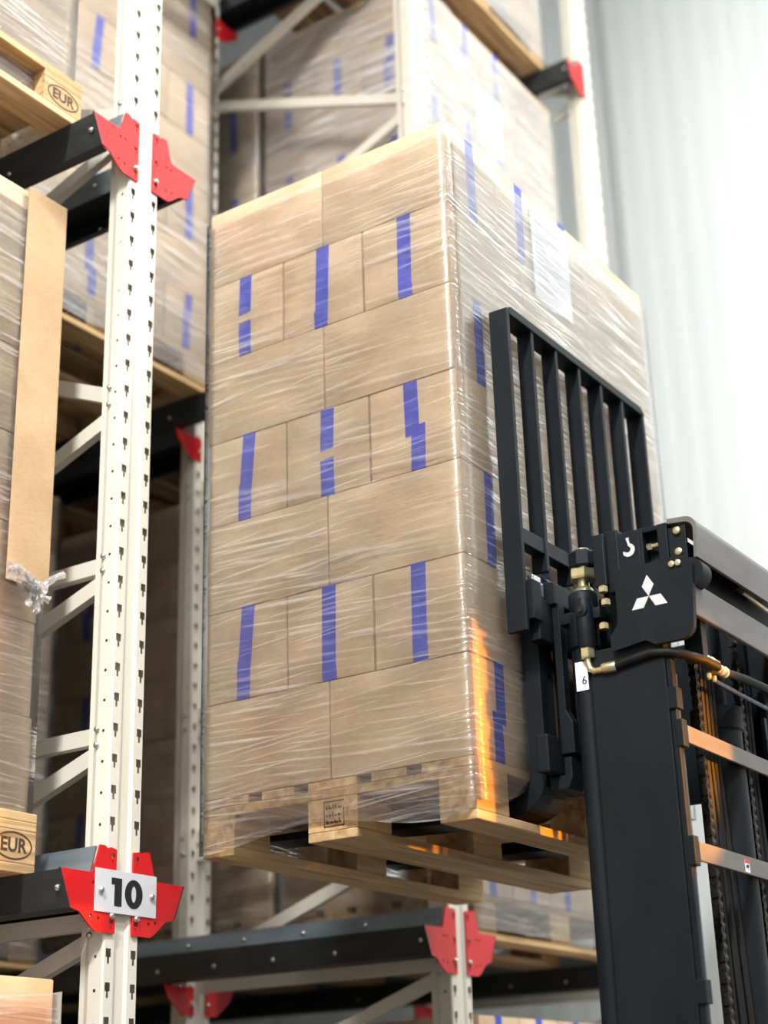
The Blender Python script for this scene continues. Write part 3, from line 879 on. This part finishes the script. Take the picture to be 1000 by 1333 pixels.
# lift cylinders
for s in (0, 1):
    if s: continue
    cy = YN + .03
    cx = .172
    P(MB().lathe((cx, cy, 0), [(.029, ZB), (.029, .30)], 2, 28), 'cylinder_barrel', 'mast_black', ms, MO, smooth=True)
    hd = P(MB().lathe((cx, cy, 0), [(.029, .27), (.036, .275), (.036, .355), (.032, .36)], 2, 24).box(cx - .05, cx + .06, cy - .03, cy + .03, .335, .362), 'cylinder_head', 'mast_black', ms, MO, bevel=.002, smooth=True)
    P(MB().lathe((cx + .005, cy, 0), [(.034, .36), (.037, .365), (.037, .405), (.032, .412)], 2, 24), 'head_collar', 'mast_black', ms, MO, smooth=True)
    P(MB().lathe((cx + .008, cy, 0), [(.026, .412), (.022, .422), (.015, .428), (.015, .445)], 2, 20), 'rod_seal', 'brass', ms, MO, smooth=True)
    P(MB().lathe((cx + .01, cy, 0), [(.033, .445), (.035, .450), (.035, .468), (.033, .472)], 2, 6), 'lock_nut', 'brass', ms, MO)
    P(MB().lathe((cx + .012, cy, 0), [(.034, .473), (.037, .478), (.037, .51), (.030, .517)], 2, 8), 'rod_cap', 'mast_black', ms, MO)
    P(MB().lathe((cx + .012, cy, 0), [(.017, .517), (.017, .524), (.010, .526)], 2, 12), 'cap_bolt', 'brass', ms, MO, smooth=True)
    if s == 0:
        yb = cy - .035
        P(MB().lathe((cx + .022, yb, .0), [(.019, .262), (.021, .27), (.021, .37), (.016, .385)], 2, 16).lathe((cx + .022, yb - .018, .352), [(.010, -.006), (.016, -.004), (.016, .02)], 1, 16), 'valve_body', 'mast_black', ms, MO, smooth=True)
        P(MB().lathe((cx + .022, yb - .026, .352), [(.006, -.001), (.006, .004)], 1, 6), 'valve_screw', 'chain_steel', ms, MO)
        P(MB().lathe((cx + .022, yb, 0), [(.017, .238), (.018, .242), (.018, .262)], 2, 6).lathe((cx + .022, yb, 0), [(.013, .262), (.013, .268)], 2, 12), 'fitting_nut', 'brass', ms, MO)
        hx = cx + .022
        P(MB().tube([(hx, yb, .24), (hx, yb, .225), (hx + .004, yb, .212), (hx + .014, yb, .205), (hx + .03, yb, .204), (hx + .04, yb, .206)], .008, 12), 'elbow_pipe', 'brass', ms, MO, smooth=True)
        P(MB().lathe((hx + .036, yb, .2065), [(.012, 0), (.013, .003), (.013, .034), (.011, .037)], 0, 14), 'hose_ferrule', 'brass', ms, MO, smooth=True)
        P(MB().tube([(hx + .07, yb, .2065), (hx + .11, yb, .214), (hx + .16, yb + .0, .221), (hx + .20, yb + .006, .217), (hx + .235, yb + .02, .208), (hx + .262, yb + .07, .20), (hx + .272, yb + .12, .193)], .0115, 12), 'hydraulic_hose', 'rubber', ms, MO, smooth=True)
        P(MB().box(cx - .016, cx + .016, cy - .0305, cy - .0293, .165, .235), 'cylinder_label', 'white_print', ms, MO)
        six = text_mesh('6', .028, 'black_print', 'label_digit', .0003)
        oo_ = link('label_digit', six, ms); oo_.matrix_local = Matrix(((1, 0, 0, cx + .006 - MO[0]), (0, 0, -1, cy - .031 - MO[1]), (0, 1, 0, .188 - MO[2]), (0, 0, 0, 1)))
# badge side plate
def rounded(pts, radii, n=5):
    out = []
    k = len(pts)
    for i in range(k):
        p = Vector(pts[i]); a = Vector(pts[i - 1]); b = Vector(pts[(i + 1) % k]); r = radii[i]
        if r <= 0: out.append(tuple(p)); continue
        u = (a - p).normalized(); v = (b - p).normalized()
        ang = u.angle(v); d = r / math.tan(ang / 2)
        c = p + (u + v).normalized() * (r / math.sin(ang / 2))
        s0 = p + u * d - c; e0 = p + v * d - c
        a0 = math.atan2(s0.y, s0.x); a1 = math.atan2(e0.y, e0.x); da = (a1 - a0 + math.pi) % (2 * math.pi) - math.pi
        for q in range(n + 1):
            t = a0 + da * q / n; out.append((c.x + r * math.cos(t), c.y + r * math.sin(t)))
    return out
YP = .207
plate = rounded([(.285, .432), (.486, .436), (.470, .236), (.375, .236), (.350, .250), (.262, .238), (.262, .275), (.285, .30)], [0, .028, .034, .006, .006, .012, .01, .006])
P(MB().prism(plate, 1, YP, YP + .016), 'badge_plate', 'mast_black', ms, MO, bevel=.0025)
P(MB().prism([(mirror(0) * 0 + a, b) for a, b in plate], 1, mirror(YP + .016), mirror(YP)), 'badge_plate', 'mast_black', ms, MO, bevel=.0025)
def diamond(cx, cz, ang, L, Wd):
    d = Vector((math.cos(ang), math.sin(ang))); e = Vector((-d.y, d.x)); c = Vector((cx, cz))
    return [tuple(c), tuple(c + d * L / 2 + e * Wd / 2), tuple(c + d * L), tuple(c + d * L / 2 - e * Wd / 2)]
bx_, bz_ = .369, .351
for ang in (90, 210, 330):
    P(MB().prism(diamond(bx_, bz_ + .002, math.radians(ang), .052, .0300), 1, YP - .0012, YP - .0002), 'badge_diamond', 'silver_badge', ms, MO, bevel=.0004)
for px in (.434, .450):
    P(MB().lathe((px, YP, .417), [(.004, -.006), (.0075, -.005), (.0075, 0)], 1, 14), 'cap_screw', 'brass', ms, MO, smooth=True)
# head bracket above the plate
P(MB().box(.236, .268, YP - .006, YP + .06, .40, .532).box(.262, .298, YP + .010, YP + .06, .385, .540), 'head_block', 'mast_black', ms, MO, bevel=.004)
P(MB().box(.296, .352, YP + .012, YP + .022, .40, .528), 'hook_plate', 'mast_black', ms, MO, bevel=.002)
P(MB().box(.352, .362, YP + .010, YP + .05, .40, .528).box(.400, .425, YP + .010, YP + .05, .40, .527).box(.362, .400, YP + .045, YP + .052, .40, .527).box(.362, .40, YP + .012, YP + .05, .515, .527), 'head_frame', 'mast_black', ms, MO, bevel=.002)
P(MB().lathe((.365, YP + .028, .482), [(.009, 0), (.009, .014)], 0, 6), 'bleed_nut', 'zinc_bolt', ms, MO)
P(MB().lathe((.379, YP + .028, .482), [(.0065, 0), (.0065, .018), (.008, .02), (.008, .024), (.004, .026)], 0, 10), 'bleed_screw', 'brass', ms, MO, smooth=True)
P(MB().box(.425, .470, YP + .014, YP + .024, .405, .512), 'beam_lug', 'mast_black', ms, MO, bevel=.002)
for pz in (.50, .448):
    P(MB().lathe((.45, YP + .014, pz), [(.005, -.009), (.009, -.007), (.009, 0)], 1, 14), 'cap_screw', 'brass', ms, MO, smooth=True)
P(MB().lathe((.470, YP + .012, .395), [(.034, 0), (.034, .05), (.030, .054)], 1, 28), 'chain_pulley', 'mast_black', ms, MO, smooth=True)
for px, pz in ((.268, .405), (.272, .372), (.262, .315)):
    P(MB().lathe((px - .012, YP - .004, pz - .02), [(.012, 0), (.012, .012), (.008, .016)], 2, 6), 'block_bolt', 'brass', ms, MO)
# white hook mark
def ribbon(path, w):
    L = []; Rr = []
    for i, p in enumerate(path):
        a = Vector(path[max(i - 1, 0)]); b = Vector(path[min(i + 1, len(path) - 1)]); t = (b - a).normalized(); n_ = Vector((-t.y, t.x)); wi = w[i]
        L.append(tuple(Vector(p) + n_ * wi)); Rr.append(tuple(Vector(p) - n_ * wi))
    return L + Rr[::-1]
hp = [(.322, .512), (.3235, .504), (.325, .497)]
for k in range(9):
    a = math.radians(75 - k * 30); hp.append((.322 + .0125 * math.cos(a), .482 + .0125 * math.sin(a)))
hw = [.004, .003, .0028] + [.0035 + .0025 * math.sin(math.pi * k / 8) for k in range(9)]
hw[-1] = .0015
P(MB().prism(ribbon(hp, hw), 1, YP + .0108, YP + .0118), 'hook_mark', 'silver_badge', ms, MO)
# cross members at the rear of the mast
def beam(prof, y0, y1, name, mat, bevel=.0):
    return P(MB().prism(prof, 1, y0, y1), name, mat, ms, MO, bevel=bevel, smooth=True)
outer = rounded([(.410, .502), (.410, .536), (.497, .530), (.490, .425)], [0, .004, .030, 0], 8)
beam([(.425, .527), (.462, .524)] and rounded([(.425, .536), (.500, .530), (.492, .428), (.484, .428), (.490, .518), (.425, .524)], [.002, .030, 0, 0, .022, 0], 8), YP + .014, mirror(YP + .014), 'top_cross_beam', 'mast_grey')
P(MB().box(.462, .474, YP + .02, mirror(YP + .02), .292, .372), 'cross_beam', 'mast_grey', ms, MO, bevel=.003)
P(MB().box(.426, .44, YP + .02, mirror(YP + .02), .36, .50), 'beam_web', 'mast_black', ms, MO, bevel=.002)
P(MB().box(.415, .46, YP + .07, YP + .1, .20, .45), 'beam_post', 'mast_black', ms, MO, bevel=.002)
P(MB().tube([(.45, .55, .455), (.45, .60, .455), (.45, .66, .455)], .014, 12), 'pipe_joint', 'chain_steel', ms, MO, smooth=True)
P(MB().tube([(.465, .56, .435), (.465, .72, .425)], .006, 8), 'return_pipe', 'brass', ms, MO, smooth=True)
for z0, z1, yo in ((.008, .048, .0), (-.256, -.214, .0)):
    tbr = P(MB().box(.405, .413, YN + .03, mirror(YN + .03), z0, z1), 'tie_bar', 'mast_grey', ms, MO, bevel=.0015)
    for yy in (YN + .0, mirror(YN + .03)):
        P(MB().box(.392, .412, yy + .002, yy + .03, z0 - .012, z1 + .012), 'tie_lug', 'mast_black', tbr, MO, bevel=.003)
    if z0 < -.1:
        P(MB().box(.4131, .4137, .508, .535, -.252, -.222), 'warning_label', 'white_print', tbr, MO)
        P(MB().box(.4138, .4141, .508, .535, -.231, -.222), 'label_band', 'red_print', tbr, MO)
        P(MB().box(.4138, .4141, .513, .522, -.243, -.236).box(.4138, .4141, .520, .531, -.240, -.234).box(.4138, .4141, .524, .527, -.249, -.240), 'label_symbol', 'black_print', tbr, MO)
# hoses and fittings under the cross beam
for (ya, yb, zz) in ((.30, .34, .205), (.375, .41, .198)):
    P(MB().lathe((.452, ya, zz), [(.009, 0), (.013, .004), (.013, .018), (.010, .02), (.010, .026), (.014, .028), (.014, .038)], 1, 12), 'hose_fitting', 'brass', ms, MO, smooth=True)
P(MB().box(.435, .462, .335, .372, .185, .215), 'manifold', 'mast_grey', ms, MO, bevel=.003)
P(MB().tube([(.452, .41, .20), (.456, .55, .208), (.458, .7, .212), (.456, .85, .21)], .010, 10), 'hydraulic_hose', 'rubber', ms, MO, smooth=True)
P(MB().tube([(.44, .34, .175), (.44, .40, .172), (.44, .60, .170), (.44, .84, .170)], .006, 10), 'steel_pipe', 'bright_steel', ms, MO, smooth=True)
for y in (.33, .36):
    P(MB().lathe((.445, y, .165), [(.004, 0), (.007, .004), (.007, .014)], 2, 8), 'pipe_nipple', 'brass', ms, MO)
# leaf chains
def chain(cx, cy, z0, z1, wide=.022):
    mb = MB(); p = .0235; n = int((z1 - z0) / p); k = 0
    def plate(zc, y, t):
        pts = []
        for i in range(5): a = math.radians(0 + 180 * i / 4); pts.append((cx + .010 * math.cos(a), zc + p * .5 + .010 * math.sin(a)))
        pts.append((cx - .0065, zc)) 
        for i in range(5): a = math.radians(180 + 180 * i / 4); pts.append((cx + .010 * math.cos(a), zc - p * .5 + .010 * math.sin(a)))
        pts.append((cx + .0065, zc))
        mb.prism(pts, 1, y, y + t)
    for i in range(n):
        z = z0 + i * p
        offs = (-.011, -.003, .005) if i % 2 == 0 else (-.007, .001)
        for o_ in offs: plate(z, cy + o_, .0034)
        if i % 2 == 0: mb.tube([(cx, cy - wide / 2 - .002, z + p / 2), (cx, cy + wide / 2, z + p / 2)], .004, 6)
    return mb
for cyy in (.425, .70):
    P(chain(.37, cyy, -1.0, .42), 'leaf_chain', 'chain_steel', ms, MO)
P(MB().lathe((.345, .60, 0), [(.058, ZB), (.058, .10), (.064, .105), (.064, .16), (.03, .165), (.03, .38)], 2, 28), 'free_lift_cylinder', 'mast_black', ms, MO, smooth=True)
for i, yy in enumerate((.455, .478, .500, .522, .735, .76)):
    P(MB().tube([(.365 + .012 * (i % 2), yy, -1.6), (.368 + .012 * (i % 2), yy, -.6), (.365, yy, .0), (.37, yy, .28)], .0105, 8), 'hydraulic_hose', 'rubber', ms, MO, smooth=True)
for z in (-1.05, -1.5):
    P(MB().box(.20, .235, YN + .02, mirror(YN + .02), z - .05, z + .05), 'cross_plate', 'mast_black', ms, MO, bevel=.003)
P(MB().box(.17, .40, YN - .01, mirror(YN - .01), -2.26, -2.13), 'mast_foot', 'mast_black', ms, MO, bevel=.01)

# truck body behind the mast with its rotating beacon (right of the picture)
TO = (1.6, .56, -ZO)
tk = thing('forklift_truck', 'orange forklift truck body behind the mast with overhead guard', 'forklift', TO)
P(MB().prism(rounded([(.62, -2.18), (.62, -1.55), (1.05, -1.50), (1.15, -1.30), (2.25, -1.25), (2.40, -1.6), (2.35, -2.18)], [.05, .08, .05, .05, .2, .2, .05]), 1, .10, 1.02), 'chassis', 'truck_orange', tk, TO, bevel=.01)
for wx in (.90, 2.0):
    for wy in (.02, .96):
        P(MB().lathe((wx, wy, -ZO + .24), [(.15, 0), (.235, .01), (.24, .03), (.24, .12), (.235, .14), (.15, .15)], 1, 28), 'wheel', 'rubber', tk, TO, smooth=True)
for gy in (.16, .93):
    P(MB().tube([(.80, gy, -1.5), (.98, gy, -.35), (1.05, gy, -.12), (1.2, gy, -.06), (2.0, gy, -.06), (2.12, gy, -.14), (2.2, gy, -1.26)], .025, 10), 'guard_post', 'mast_black', tk, TO, smooth=True)
for k in range(6):
    gx = 1.08 + k * .18
    P(MB().box(gx, gx + .03, .16, .93, -.075, -.045), 'roof_bar', 'mast_black', tk, TO)
P(MB().box(1.14, 1.16, .12, 1.0, .105, .36).box(1.14, 1.16, .16, .19, -.06, .11).box(1.14, 1.16, .90, .93, -.06, .11), 'beacon_baffle', 'mast_black', tk, TO)  # added plate, out of view, blocks the beacon's upward light
P(MB().box(1.45, 1.95, .35, .78, -1.25, -1.1).box(1.88, 1.98, .35, .78, -1.1, -.7), 'driver_seat', 'rubber', tk, TO, bevel=.03)
BX = (1.42, .60, -.018)
bc_ = thing('warning_beacon', 'glowing orange beacon on the truck overhead guard', 'beacon', BX)
link('beacon_base', MB().lathe((0, 0, 0), [(.07, -.015), (.07, .02), (.06, .03)], 2, 20).mesh('beacon_base', 'mast_black', smooth=True), bc_)
link('beacon_lens', MB().lathe((0, 0, 0), [(.055, .031), (.055, .10), (.045, .125), (.02, .135)], 2, 20).mesh('beacon_lens', 'beacon_lens', smooth=True), bc_)
bl = bpy.data.lights.new('beacon_light', 'SPOT'); bl.energy = 240; bl.spot_size = math.radians(40); bl.spot_blend = .25; bl.color = (1.0, .34, .0); bl.shadow_soft_size = .02
blo = bpy.data.objects.new('beacon_light', bl); COL.objects.link(blo); blo.parent = bc_; blo.location = (-.085, -.02, .08)
blo.rotation_euler = Vector((-1.335, -.58, -.03)).to_track_quat('-Z', 'Y').to_euler()
